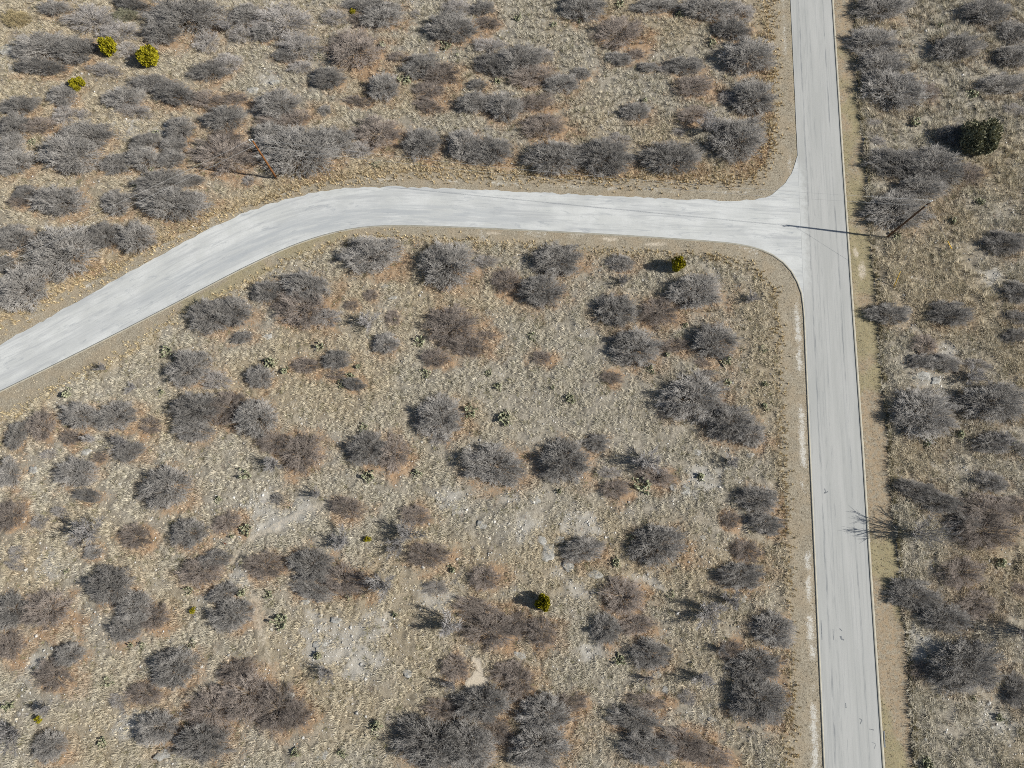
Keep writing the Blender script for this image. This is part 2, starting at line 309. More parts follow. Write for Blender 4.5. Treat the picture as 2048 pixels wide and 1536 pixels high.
def gz(x, y):
    x = np.atleast_1d(np.asarray(x, float)); y = np.atleast_1d(np.asarray(y, float))
    i = np.clip(np.searchsorted(gx, x)-1, 0, nx-2); j = np.clip(np.searchsorted(gy, y)-1, 0, ny-2)
    fx = np.clip((x-gx[i])/(gx[i+1]-gx[i]), 0, 1); fy = np.clip((y-gy[j])/(gy[j+1]-gy[j]), 0, 1)
    return (GZ[j, i]*(1-fx)+GZ[j, i+1]*fx)*(1-fy)+(GZ[j+1, i]*(1-fx)+GZ[j+1, i+1]*fx)*fy
def gval(A, x, y):
    i = np.clip(np.searchsorted(gx, x)-1, 0, nx-2); j = np.clip(np.searchsorted(gy, y)-1, 0, ny-2)
    return A[j, i]

gm, nt, b = mat('scrubland_soil'); t = NT(nt); p = t.pos()
n1 = t.noise(p, 1.7, 5, .62); n2 = t.noise(p, .35, 3); n3 = t.noise(p, 7, 4, .7); n4 = t.noise(p, 16, 3, .7)
A = t.sep(t.attr('fieldA')); B = t.sep(t.attr('fieldB')); D = t.sep(t.attr('fieldC'))
soil = t.mix(t.ramp(n1, .3, .7), (.27, .24, .185), (.455, .415, .33))
soil = t.mix(t.math('MULTIPLY', t.ramp(n2, .4, .65), .5), soil, (.38, .345, .29))
soil = t.mix(t.math('MULTIPLY', D[0], .75), soil, t.mix(n3, (.30, .21, .10), (.52, .39, .20)))
soil = t.mix(t.math('MULTIPLY', t.ramp(n4, .45, .62), .75), soil, (.11, .095, .072))  # dark soil specks, deepened to paint in the small shadows between grass tufts
rk = t.ramp(t.math('ADD', A[2], t.math('MULTIPLY', t.math('SUBTRACT', t.math('ADD', t.math('MULTIPLY', n3, .5), t.math('MULTIPLY', n4, .5)), .5), 3.0)), .35, 1.0)
rockc = t.mix(t.ramp(n4, .35, .65), (.27, .255, .22), (.58, .56, .51))
soil = t.mix(t.math('MULTIPLY', rk, .6), soil, rockc)
peb = t.math('MULTIPLY', t.math('LESS_THAN', t.voro(p, 3.4), .20), t.ramp(t.noise(p, .9, 2), .45, .62))
soil = t.mix(t.math('MULTIPLY', peb, .75), soil, (.62, .60, .55))
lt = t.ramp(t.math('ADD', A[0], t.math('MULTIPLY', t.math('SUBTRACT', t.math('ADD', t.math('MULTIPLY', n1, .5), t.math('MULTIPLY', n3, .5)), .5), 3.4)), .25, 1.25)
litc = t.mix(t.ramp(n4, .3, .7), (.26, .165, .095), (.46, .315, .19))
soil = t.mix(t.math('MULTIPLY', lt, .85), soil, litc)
verge = t.mix(t.ramp(t.noise(p, 4.5, 5, .7), .35, .65), (.23, .195, .14), (.39, .345, .26))
verge = t.mix(t.math('MULTIPLY', t.ramp(n2, .42, .62), .6), verge, t.mix(n4, (.25, .195, .125), (.42, .345, .24)))
verge = t.mix(t.math('MULTIPLY', D[1], t.ramp(n1, .35, .65)), verge, t.mix(n3, (.25, .185, .11), (.42, .32, .21)))
verge = t.mix(t.math('MULTIPLY', t.ramp(n4, .56, .72), .5), verge, (.58, .55, .48))
verge = t.mix(t.ramp(t.math('ADD', B[2], t.math('MULTIPLY', t.math('SUBTRACT', n3, .5), 1.2)), .3, .9), verge, t.mix(n4, (.23, .20, .105), (.37, .325, .19)))
mw = t.ramp(t.math('ADD', A[1], t.math('MULTIPLY', t.math('SUBTRACT', t.math('ADD', t.math('MULTIPLY', n1, .5), t.math('MULTIPLY', n2, .5)), .5), 1.5)), .3, .7)
soil = t.mix(mw, soil, verge)
ck = t.ramp(t.math('ADD', t.math('MULTIPLY', B[0], .8), t.math('MULTIPLY', t.math('SUBTRACT', t.math('ADD', t.math('MULTIPLY', n3, .6), t.math('MULTIPLY', n1, .4)), .5), 3.0)), .42, .9)
soil = t.mix(t.math('MULTIPLY', ck, .85), soil, (.60, .58, .52))
sd = t.ramp(t.math('ADD', t.math('MULTIPLY', B[1], .9), t.math('MULTIPLY', t.math('SUBTRACT', t.math('ADD', t.math('MULTIPLY', n3, .5), t.math('MULTIPLY', n1, .5)), .5), 1.6)), .42, .8)
soil = t.mix(sd, soil, t.mix(n4, (.50, .43, .33), (.60, .53, .42)))
t.l.new(soil, b.inputs['Base Color'])
bh = t.math('ADD', t.math('MULTIPLY', t.noise(p, 5, 5, .7), .7), t.math('MULTIPLY', n4, .5))
t.bump(bh, .75, .12, b)
g = link('ground', mesh('ground', np.stack([GX.ravel(), GY.ravel(), GZ.ravel()], -1), gf, gm, {'fieldA': colA, 'fieldB': colB, 'fieldC': colC}, smooth=True))
tag(g, kind='structure')

# ------------------------------------------------------------------ roads
def resample(line, n):
    L = np.array(line); d = np.r_[0, np.cumsum(np.linalg.norm(np.diff(L, axis=0), axis=1))]
    s = np.linspace(0, d[-1], n); return np.stack([np.interp(s, d, L[:, 0]), np.interp(s, d, L[:, 1])], -1), s
def smooth(line, it=3):
    L = np.array(line)
    for _ in range(it):
        q = np.empty((2*len(L)-2, 2)); q[0::2] = L[:-1]*.75+L[1:]*.25; q[1::2] = L[:-1]*.25+L[1:]*.75
        L = np.vstack([L[:1], q, L[-1:]])
    return [tuple(p) for p in L]
def along(line, q):
    L, s = resample(line, 1500); o = np.zeros((len(q), 2)); tn = np.gradient(L, axis=0); tn /= np.linalg.norm(tn, axis=1, keepdims=True)
    for k in range(0, len(q), 500):
        d = q[k:k+500, None, :]-L[None]; i = np.argmin((d**2).sum(-1), 1); dd = q[k:k+500]-L[i]
        o[k:k+500, 0] = s[i]; o[k:k+500, 1] = (-dd[:, 0]*tn[i, 1]+dd[:, 1]*tn[i, 0])/8
    return o
def strip(name, a, b_, z, m, n=400, cross=12, ragged=(0, 0), centre=None):
    pa, s = resample(a, n); pb, _ = resample(b_, n)
    if ragged[0] or ragged[1]:
        dv = pb-pa; w = np.linalg.norm(dv, axis=1, keepdims=True); dv = dv/w
        na = (fbm(s, s*0, .8, 3)-.5)[:, None]; nb = (fbm(s, s*0+9, .8, 13)-.5)[:, None]
        pa = pa+dv*na*ragged[0]; pb = pb+dv*nb*ragged[1]
    v = []; uv = []
    for k in range(cross+1):
        q = k/cross; c = pa*(1-q)+pb*q
        v.append(np.column_stack([c, np.full(n, z)])); uv.append(np.column_stack([s, np.full(n, q)]))
    v = np.vstack(v); uv = np.vstack(uv) if centre is None else along(centre, v[:, :2]); i = np.arange((cross+1)*n).reshape(cross+1, n)
    f = np.stack([i[:-1, :-1], i[1:, :-1], i[1:, 1:], i[:-1, 1:]], -1).reshape(-1, 4)
    return link(name, mesh(name, v, f, m, uv=uv))
# chip-sealed main road
mm, nt, b = mat('worn_grey_asphalt'); t = NT(nt); p = t.pos()
uvn = t.n.new('ShaderNodeTexCoord').outputs['UV']; sx = t.n.new('ShaderNodeSeparateXYZ'); t.l.new(uvn, sx.inputs[0])
base = t.mix(t.ramp(t.noise(t.uv(.035, 3), 2, 4, .6), .3, .7), (.37, .373, .352), (.428, .428, .405))
base = t.mix(t.math('MULTIPLY', t.ramp(t.noise(t.uv(.05, 26), 1, 3, .6), .52, .72), .45), base, (.275, .285, .28))
base = t.mix(t.math('MULTIPLY', t.ramp(t.noise(p, 14, 3, .7), .5, .75), .25), base, (.265, .265, .257))
def track(v0, w, sc, lo, hi, amt, colr, seed):
    global base
    wig = t.math('MULTIPLY', t.math('SUBTRACT', t.noise(t.uv(.03, 0), 1+seed*.1, 2), .5), .05)
    d = t.math('ABSOLUTE', t.math('SUBTRACT', t.math('ADD', sx.outputs[1], wig), v0))
    k = t.ramp(d, w, w*.25)
    mp = t.n.new('ShaderNodeMapping'); mp.inputs['Location'].default_value = (seed*13.7, seed*5.1, 0); mp.inputs['Scale'].default_value = (.22, 16, 1)
    t.l.new(uvn, mp.inputs['Vector'])
    q = t.ramp(t.noise(mp.outputs[0], sc, 5, .7), lo, hi)
    base = t.mix(t.math('MULTIPLY', t.math('MULTIPLY', k, q), amt), base, colr)
track(.18, .03, 1, .4, .66, .8, (.18, .19, .195), 1)
track(.29, .07, 1.6, .46, .68, .4, (.22, .23, .23), 2)
track(.40, .04, 1.3, .48, .7, .45, (.20, .21, .215), 3)
track(.74, .022, 1, .4, .66, .8, (.18, .19, .195), 4)
track(.62, .07, 1.4, .5, .72, .3, (.24, .25, .25), 5)
track(.935, .008, .8, .35, .6, .5, (.21, .22, .22), 6)
track(.035, .008, .8, .42, .66, .5, (.22, .23, .22), 7)
pj = t.n.new('ShaderNodeSeparateXYZ'); t.l.new(p, pj.inputs[0]); ja, jb = at(1600, 330)[1], at(1605, 580)[1]
jn = t.math('MULTIPLY', t.ramp(pj.outputs[1], jb-2, jb+3), t.ramp(pj.outputs[1], ja+2, ja-3))
dust = t.math('SUBTRACT', t.math('ADD', t.math('MULTIPLY', t.noise(p, 1.1, 5, .7), 1.0), .0), t.math('MULTIPLY', sx.outputs[1], 2.2))
base = t.mix(t.math('MULTIPLY', t.math('MULTIPLY', jn, t.ramp(dust, .05, .5)), .8), base, (.52, .528, .505))
t.l.new(base, b.inputs['Base Color']); t.bump(t.noise(p, 30, 3, .7), .25, .02, b)
tag(strip('main_road', MAIN_Le, MAIN_Re, .012, mm, 900, 14, (.06, .04)), kind='structure')
# white caliche side road
sm, nt, b = mat('white_caliche_surface'); t = NT(nt); p = t.pos()
base = t.mix(t.ramp(t.noise(p, .25, 4, .6), .35, .65), (.50, .508, .485), (.585, .592, .57))
base = t.mix(t.math('MULTIPLY', t.ramp(t.noise(t.uv(.07, 7), 1.3, 6, .7, .6), .44, .7), .85), base, (.375, .385, .385))
base = t.mix(t.math('MULTIPLY', t.ramp(t.noise(t.uv(.16, 16), 1, 5, .7, .4), .54, .74), .75), base, (.32, .335, .34))
base = t.mix(t.math('MULTIPLY', t.ramp(t.noise(p, 5, 5, .75), .42, .75), .5), base, (.43, .43, .40))
base = t.mix(t.math('MULTIPLY', t.ramp(t.noise(t.uv(.05, 3), 1, 3, .6), .45, .7), .45), base, (.41, .42, .415))
uq = t.n.new('ShaderNodeSeparateXYZ'); t.l.new(t.n.new('ShaderNodeTexCoord').outputs['UV'], uq.inputs[0]); pq = t.n.new('ShaderNodeSeparateXYZ'); t.l.new(p, pq.inputs[0])
lane = t.math('MULTIPLY', t.ramp(uq.outputs[1], -.46, -.3), t.ramp(uq.outputs[1], .12, -.06))
worn = t.math('MULTIPLY', t.math('MULTIPLY', lane, t.ramp(pq.outputs[0], -60, -44)), t.ramp(pq.outputs[0], 8, -8))
base = t.mix(t.math('MULTIPLY', worn, t.ramp(t.noise(t.uv(.09, 8), 1.2, 6, .7, .5), .36, .62)), base, (.395, .41, .41))
base = t.mix(t.math('MULTIPLY', t.ramp(t.noise(t.uv(.30, 9), 1, 6, .75, .8), .55, .68), .8), base, (.34, .355, .36))
t.l.new(base, b.inputs['Base Color']); t.bump(t.noise(p, 12, 4, .7), .3, .03, b)
tag(strip('side_road', smooth(SIDE_Te, 2), smooth(SIDE_Be, 2), .004, sm, 900, 18, (.5, .12), smooth(extend(W(P('0,736 100,684 200,630 300,577 400,523 480,483 560,451 620,432 690,418 760,412 850,413 1000,419 1200,429 1400,440 1700,455')), 400), 3)), kind='structure')
# flush concrete edging
km = plain('pale_concrete_edging', (.34, .32, .26), .12, 1.5)
def offset(line, d):
    L, s = resample(line, 500); tn = np.gradient(L, axis=0); tn /= np.linalg.norm(tn, axis=1, keepdims=True)
    return [tuple(q) for q in L+np.stack([-tn[:, 1], tn[:, 0]], -1)*d]
def kerb(name, line, d0, d1, z):
    a = resample(offset(line, d0), 500)[0]; c = resample(offset(line, d1), 500)[0]
    v = np.vstack([np.column_stack([a, np.full(500, z)]), np.column_stack([c, np.full(500, z)]), np.column_stack([a, np.full(500, z-.12)]), np.column_stack([c, np.full(500, z-.12)])])
    i = np.arange(2000).reshape(4, 500); f = []
    for u, w in ((0, 1), (1, 3), (2, 0)):
        f.append(np.stack([i[u, :-1], i[w, :-1], i[w, 1:], i[u, 1:]], -1))
    return tag(link(name, mesh(name, v, np.vstack(f), km)), kind='structure')
kerb('road_edging', MAIN_Re, -.36, .0, .024)
kerb('road_edging', smooth(SIDE_Be[:-1], 2)+MAIN_L[2:]+MAIN_Le[-1:], -.2, .03, .02)
# tar stains on the main road
tar = plain('dark_tar', (.19, .20, .205), .2, 8)
def stain(pts, w):
    L = [at(x, y)[:2] for x, y in pts]; L, s = resample(L, 14)
    tn = np.gradient(L, axis=0); tn /= np.linalg.norm(tn, axis=1, keepdims=True); nn = np.stack([-tn[:, 1], tn[:, 0]], -1)
    ww = w*.75*(.3+fbm(s, s*0, .3, int(pts[0][0])))[:, None]
    v = np.vstack([np.column_stack([L+nn*ww, np.full(14, .016)]), np.column_stack([L-nn*ww, np.full(14, .016)])])
    i = np.arange(28).reshape(2, 14); f = np.stack([i[0, :-1], i[1, :-1], i[1, 1:], i[0, 1:]], -1)
    tag(link('road_stain', mesh('road_stain', v, f, tar)), kind='structure')
stain([(1649, 977), (1651, 983), (1648, 987), (1656, 983)], .10)
stain([(1679, 1257), (1684, 1262)], .09); stain([(1681, 1272), (1683, 1278), (1688, 1280)], .16); stain([(1666, 1258), (1667, 1280)], .05)
stain([(1691, 1406), (1692, 1416)], .11); stain([(1719, 1437), (1724, 1440), (1720, 1448)], .07); stain([(1738, 1458), (1748, 1460)], .08)
stain([(1743, 1484), (1752, 1488), (1748, 1498)], .05); stain([(1642, 1240), (1643, 1262), (1644, 1280)], .07); stain([(1768, 1462), (1769, 1480), (1770, 1495)], .13)

# ------------------------------------------------------------------ sun direction from the power pole's shadow
b0, tip = at(1773, 475), at(1577, 451)
def above(base, tx, ty):
    d = ray(tx, ty); best = None
    for h in np.arange(4, 16, .05):
        q = at(tx, ty, h); e = np.hypot(q[0]-base[0], q[1]-base[1])
        if best is None or e < best[0]: best = (e, h, q)
    return best
e1, ph, ptop = above(b0, 1862, 403)
sv = np.array([ptop[0]-tip[0], ptop[1]-tip[1], ph]); sv /= np.linalg.norm(sv)
SUN_EL = math.asin(sv[2]); SUN_AZ = math.atan2(sv[0], sv[1])
print('pole', e1, ph, 'sun el', math.degrees(SUN_EL), 'az', math.degrees(SUN_AZ))

# ------------------------------------------------------------------ twig builder
class Twigs:
    def __init__(s): s.a = []; s.b = []; s.r0 = []; s.r1 = []
    def add(s, a, b, r0, r1): s.a.append(a); s.b.append(b); s.r0.append(r0); s.r1.append(r1)
    def mesh(s, name, m, sides=3):
        a = np.array(s.a); b = np.array(s.b); r0 = np.array(s.r0)[:, None]; r1 = np.array(s.r1)[:, None]
        d = b-a; d /= np.linalg.norm(d, axis=1, keepdims=True)+1e-9
        u = np.cross(d, np.where(np.abs(d[:, 2:]) < .9, [[0, 0, 1.]], [[1., 0, 0]])); u /= np.linalg.norm(u, axis=1, keepdims=True)+1e-9
        w = np.cross(d, u); n = len(a); vs = []
        ph = R.random((n, 1))*6.28
        for e, r in ((a, r0), (b, r1)):
            for k in range(sides):
                q = ph+2*math.pi*k/sides; vs.append(e+(u*np.cos(q)+w*np.sin(q))*r)
        v = np.stack(vs, 1).reshape(-1, 3); o = np.arange(n)[:, None]*2*sides; f = []
        for k in range(sides):
            j = (k+1) % sides; f.append(np.concatenate([o+k, o+j, o+sides+j, o+sides+k], 1))
        return mesh(name, v, np.vstack(f), m)
def rot_about(d, ang, az):
    d = d/np.linalg.norm(d); u = np.cross(d, [0, 0, 1.] if abs(d[2]) < .95 else [1., 0, 0]); u /= np.linalg.norm(u); w = np.cross(d, u)
    return d*math.cos(ang)+(u*math.cos(az)+w*math.sin(az))*math.sin(ang)
def grow_shrub(rg, stems, br, tw, tl, rad=.010, lobes=3, shell=700):
    """unit dome shrub: radius 1, height 1"""
    S, T = Twigs(), Twigs()
    cs = [np.array([rg.normal(0, .16), rg.normal(0, .16), 0]) for _ in range(lobes)]
    lob = [1+.12*rg.normal() for _ in range(12)]
    lob = [(lob[i]*2+lob[i-1]+lob[(i+1) % 12])/4 for i in range(12)]
    def lim(az): return lob[int(az/6.2832*12) % 12]
    for i in range(stems):
        az = 2*math.pi*(i+rg.random()*.8)/stems*2.4; po = math.acos(1-rg.random()**.8*.93)
        L = (.84+.18*rg.random())*min(1.25, max(.72, lim(az % 6.2832)))
        c = cs[i % lobes]; d = np.array([math.sin(po)*math.cos(az), math.sin(po)*math.sin(az), math.cos(po)+.12])
        end = c*.6+d*L; mid = c+(end-c)*.5+rg.normal(0, .05, 3)+np.array([0, 0, .09*math.sin(po)])
        pts = [c*.5, mid, end]; end[2] = min(1.0, max(.08, end[2]))
        S.add(pts[0], mid, rad*3.0, rad*1.8); S.add(mid, end, rad*1.8, rad*.6)
        for j in range(br):
            f = .22+.78*(j+rg.random())/br
            o = pts[0]+(mid-pts[0])*f*2 if f < .5 else mid+(end-mid)*(f-.5)*2
            bd = rot_about(d, .2+.6*rg.random(), rg.random()*6.28); bd[2] += .12
            bl = (.34-.18*f)*(.7+.6*rg.random()); e = o+bd*bl; e[2] = max(.05, e[2])
            qn = np.linalg.norm(e)
            if qn > 1.0: e *= 1.0/qn
            T.add(o, e, rad*1.15, rad*.6)
            for k in range(tw):
                g = .15+.85*rg.random(); o2 = o+(e-o)*g
                td = rot_about(bd, .2+.6*rg.random(), rg.random()*6.28); td[2] += .12
                l2 = .17*(.5+rg.random()); e2 = o2+td*l2; e2[2] = max(.03, e2[2])
                T.add(o2, e2, rad*.75, rad*.38)
                for q in range(tl):
                    o3 = o2+(e2-o2)*(.3+.7*rg.random()); e3 = o3+rot_about(td, .3+.6*rg.random(), rg.random()*6.28)*.09*(.6+rg.random())
                    T.add(o3, e3, rad*.55, rad*.25)
    for i in range(shell):
        az = rg.random()*6.283; ct_ = rg.random()**.85; sn = math.sqrt(1-ct_*ct_); L = min(1.15, max(.8, lim(az)))*(.76+.28*rg.random())
        d = np.array([sn*math.cos(az), sn*math.sin(az), ct_]); e = d*L; e[2] = max(.04, e[2]); o = d*L*(.55+.2*rg.random())+rg.normal(0, .035, 3); o[2] = max(.03, o[2])
        T.add(o, e, rad*.95, rad*.4)
        for k in range(4):
            o2 = o+(e-o)*(.3+.6*rg.random()); td = rot_about(d, .2+.6*rg.random(), rg.random()*6.28); e2 = o2+td*.13*(.5+rg.random()); e2[2] = max(.02, e2[2])
            q = np.linalg.norm(e2)
            if q > 1.04: e2 *= 1.04/q
            T.add(o2, e2, rad*.65, rad*.3)
    return S, T
def grow_dead(rg, stems=7, br=7, tw=5, rad=.011):
    """unit upright fan of bare limbs: height 1, radius about .5"""
    S, T = Twigs(), Twigs()
    for i in range(stems):
        az = 2*math.pi*(i+rg.random())/stems; po = .12+.5*rg.random(); L = .7+.35*rg.random()
        d = np.array([math.sin(po)*math.cos(az), math.sin(po)*math.sin(az), math.cos(po)])
        p = np.array([rg.normal(0, .02), rg.normal(0, .02), -.03]); r = rad*2.4; n = 5
        for k in range(n):
            q = p+d*L/n; S.add(p, q, r, r*.74)
            for j in range(br if k > 0 else 1):
                o = p+(q-p)*rg.random(); bd = rot_about(d, .35+.4*rg.random(), rg.random()*6.28); bd[2] += .25
                bl = L*(.30-.035*k)*(.6+.7*rg.random()); e = o+bd*bl; T.add(o, e, r*.42, rad*.4)
                for m_ in range(tw):
                    o2 = o+(e-o)*(.25+.75*rg.random()); td = rot_about(bd, .3+.4*rg.random(), rg.random()*6.28); td[2] += .15
                    T.add(o2, o2+td*.12*(.5+rg.random()), rad*.42, rad*.2)
            p = q; r *= .74; d = rot_about(d, .14*rg.random(), rg.random()*6.28)
    return S, T

TW = {'g': plain('grey_twigs', (.37, .35, .322), .3, 1.4, rnd=.22), 'b': plain('brown_twigs', (.33, .283, .245), .3, 1.4, rnd=.2),
      's': plain('pale_twigs', (.46, .43, .40), .25, 1.4, rnd=.15), 'o': plain('olive_twigs', (.28, .27, .19), .3, 1.4, rnd=.15),
      'y': plain('straw_twigs', (.46, .38, .22), .3, 1.4, rnd=.12), 'w': plain('bleached_twigs', (.42, .40, .385), .25, 1.4, rnd=.25)}
bark = plain('grey_bark', (.24, .215, .19), .3, 3, rnd=.2)
rg = np.random.default_rng(21)
PROTO = {k: [] for k in 'gbsoyw'}
def proto(k, S, T):
    J = Twigs()
    for q in (S, T): J.a += q.a; J.b += q.b; J.r0 += q.r0; J.r1 += q.r1
    PROTO[k].append((S.mesh('stems', bark), T.mesh('twigs', TW[k]), J.mesh('bare_shrub', TW[k])))
for i in range(9): proto('g', *grow_shrub(rg, 38, 7, 6, 3, .0072, 4, 850))
for i in range(7): proto('b', *grow_shrub(rg, 30, 7, 6, 3, .0066, 5, 420))
for i in range(5): proto('s', *grow_shrub(rg, 24, 7, 6, 2, .0064, 3, 380))
proto('o', *grow_shrub(rg, 18, 10, 7, 2, .0105)); proto('y', *grow_shrub(rg, 22, 10, 7, 2, .0105))
for i in range(6): proto('w', *grow_dead(rg, 6+i % 3, 6, 5))
TALL = []
for i in range(2): proto('w', *grow_dead(rg, 9, 3, 4, .0085)); TALL.append(PROTO['w'].pop())

# ------------------------------------------------------------------ labels that single out
MARK = {'power pole by the bend': (530, 330), 'power pole by the junction': (1800, 450), 'dark green live oak': (1960, 275),
        'largest juniper up top left': (296, 112), 'juniper near the junction': (1357, 529), 'juniper in the lower plot': (1090, 1207),
        'orange marker flag': (455, 1083), 'bare sand patch': (955, 1352), 'tall tree shading the road': (1828, 1066), 'curve of the white road': (690, 415),
        'road junction': (1600, 440), 'top left photo corner': (0, 0), 'top right photo corner': (2048, 0), 'bottom left photo corner': (0, 1536),
        'bottom right photo corner': (2048, 1536), 'middle of the photo': (1024, 768), 'largest pale flat slab': (330, 1507),
        'photo top edge midpoint': (1024, 0), 'photo left edge midpoint': (0, 768), 'photo bottom edge midpoint': (1024, 1536), 'photo right edge midpoint': (2048, 768)}
DIRS = ['right of', 'down and right of', 'below', 'down and left of', 'left of', 'up and left of', 'above', 'up and right of']
ORD = ['nearest', 'second-nearest', 'third-nearest', 'fourth-nearest', 'fifth-nearest', 'sixth-nearest', 'seventh-nearest', 'eighth-nearest', 'ninth-nearest', 'tenth-nearest']
def singled(items):
    """items: (x, y, description) -> label naming each by look and by rank from the landmark that ranks it best"""
    tab = {}
    for i, (x, y, d) in enumerate(items):
        for m, (mx, my) in MARK.items():
            dist = math.hypot(x-mx, y-my)
            if dist < 14: continue
            k = int(round(math.atan2(y-my, x-mx)/(math.pi/4))) % 8
            tab.setdefault((d, m, k), []).append((dist, i))
    best = {}
    for (d, m, k), L in tab.items():
        L.sort()
        for r, (dist, i) in enumerate(L):
            sc = r*240+dist+(330 if 'photo' in m else 0)
            if i not in best or sc < best[i][0]: best[i] = (sc, f'{ORD[min(r, 9)]} {d} {DIRS[k]} the {m}')
    return [best[i][1] for i in range(len(items))]
def size(r): return 'tiny' if r < 13 else 'small' if r < 23 else 'medium' if r < 33 else 'large' if r < 45 else 'huge'
TONE = {'g': 'grey', 'b': 'brown', 's': 'pale sparse', 'o': 'olive', 'y': 'straw-coloured'}
def desc(s):
    q = s['rx']/s['ry']
    return f"{size(math.sqrt(s['rx']*s['ry']))} {'long ' if q > 1.75 else 'round ' if q < 1.25 else ''}{TONE[s['k']]} shrub"
LAB = singled([(s['x'], s['y'], desc(s)) for s in SHR])
def place(name, pr, loc, rz, sc, tiny, label, cat, group):
    if tiny:
        o = link(name, pr[2], None, loc, (0, 0, rz), sc)
    else:
        o = empty(name, loc, rz, sc); link('stems', pr[0], o); link('twigs', pr[1], o)
    return tag(o, label, cat, group)
for s, lab in zip(SHR, LAB):
    pr = PROTO[s['k']]; pr = pr[int(rg.integers(len(pr)))]
    q = int(rg.integers(4)); rz = q*math.pi/2+rg.uniform(-.3, .3)
    sx, sy = (s['sx'], s['sy']) if q % 2 == 0 else (s['sy'], s['sx'])
    z = float(gz(s['w'][0], s['w'][1])[0])
    place('bare_shrub', pr, (s['w'][0], s['w'][1], z-.03), rz, (sx, sy, s['h']), math.sqrt(s['rx']*s['ry']) < 14, lab, 'shrub', 'leafless shrubs on the scrubland')
DD = [[float(k) for k in q] for q in rows(DEAD)]
for (x, y, r, h), lab in zip(DD, singled([(x, y, f"{'tall' if h > 4 else 'low' if h < 1.7 else 'upright'} bleached dead bush") for x, y, r, h in DD])):
    if h > 5: lab = 'tall bleached bare tree whose branching shadow crosses onto the main road' if y < 1200 else 'tall bare tree at the right photo edge casting long forked black shadows'
    w = at(x, y); s = r/ppm(x, y)*1.9; pr = TALL[int(y > 1200)] if h > 5 else PROTO['w'][int(rg.integers(len(PROTO['w'])))]
    place('bare_tree' if h > 5 else 'dead_bush', pr, (w[0], w[1], float(gz(w[0], w[1])[0])-.03), rg.random()*6.28, (s, s, h), h < .9, lab, 'tree' if h > 5 else 'dead bush', 'tall bare trees right of the main road' if h > 5 else 'bleached dead bushes')

# ------------------------------------------------------------------ evergreens: many leaf sprays through the crown
def leafy(rg, n, leaf, lobes, flat=1.0, col=None):
    c = []; 
    for _ in range(lobes):
        az = rg.random()*6.28; rr = .62*math.sqrt(rg.random()); c.append((rr*math.cos(az), rr*math.sin(az), .30+.5*rg.random()*(1-rr), .24+.16*rg.random()))
    c = np.array(c); k = rg.integers(lobes, size=n); d = rg.normal(size=(n, 3)); d /= np.linalg.norm(d, axis=1, keepdims=True)
    rad = c[k, 3]*(.55+.45*rg.random(n)**.5); pos = c[k, :3]+d*rad[:, None]; pos[:, 2] = np.maximum(pos[:, 2]*flat, .04)
    out = d*.7+rg.normal(size=(n, 3))*.55+np.array([0, 0, .35]); out /= np.linalg.norm(out, axis=1, keepdims=True)
    s = np.cross(out, rg.normal(size=(n, 3))); s /= np.linalg.norm(s, axis=1, keepdims=True)
    l = leaf*(.6+.9*rg.random((n, 1))); w = l*.42
    v = np.stack([pos-out*l*.5, pos+s*w, pos+out*l, pos-s*w], 1).reshape(-1, 3)
    return v, np.arange(4*n).reshape(n, 4)
def leafmat(name, a, b_):
    m, nt, bs = mat(name); t = NT(nt)
    t.l.new(t.mix(t.ramp(t.noise(t.obj(), 5, 4, .7), .35, .65), a, b_), bs.inputs['Base Color']); bs.inputs['Roughness'].default_value = .7
    return m
jm = leafmat('yellow_green_juniper_sprays', (.19, .17, .012), (.42, .37, .022)); om = leafmat('dark_oak_leaves', (.15, .15, .09), (.33, .32, .21))
def trunk(rg, n, r, h):
    S = Twigs()
    for i in range(n):
        az = 6.28*i/n+rg.random(); e = np.array([.38*math.cos(az), .38*math.sin(az), h*(.7+.3*rg.random())]); mid = e*.45+np.array([0, 0, .12])
        S.add(np.array([0, 0, -.05]), mid, r, r*.7); S.add(mid, e, r*.7, r*.3)
    return S.mesh('trunk', bark, 6)
JL = [(float(a), float(b_), float(c), float(d)) for a, b_, c, d in rows(JUN)]
for i, ((x, y, r, h), lab) in enumerate(zip(JL, singled([(x, y, ('tiny ' if r < 10 else '')+'yellow-green juniper bush') for x, y, r, h in JL]))):
    lab = {0: 'yellow-green juniper left of its slightly larger twin near the top left', 1: 'larger yellow-green juniper right of its twin near the top left', 2: 'smaller yellow-green juniper below the pair near the top left',
           3: 'lone yellow-green juniper below the junction with a round dark shadow', 4: 'lone bright yellow-green juniper on pale stony ground in the lower plot'}.get(i, lab)
    w = at(x, y, h*.45); s = r/ppm(x, y)*1.12
    pos = (w[0], w[1], float(gz(w[0], w[1])[0]))
    v, f = leafy(rg, 3200 if r > 12 else 700, .10 if r > 12 else .14, 11, 1.0)
    if r > 12:
        o = empty('juniper', pos, 0, (s, s, h)); link('crown', mesh('crown', v, f, jm), o); link('trunk', trunk(rg, 4, .05, .6), o)
    else: o = link('juniper', mesh('juniper', v, f, jm), None, pos, None, (s, s, h))
    tag(o, lab, 'juniper', 'yellow-green junipers')
w = at(1968, 268, 2.6); s = 41/ppm(1968, 268)
o = empty('live_oak', (w[0], w[1], float(gz(w[0], w[1])[0])), .4, (s, s*1.02, 4.4))
v, f = leafy(rg, 12000, .07, 34, 1.0)
link('crown', mesh('crown', v, f, om), o); link('trunk', trunk(rg, 6, .045, .75), o)
tag(o, 'dark olive-green evergreen oak with a deep black shadow beside the grey thicket', 'tree')

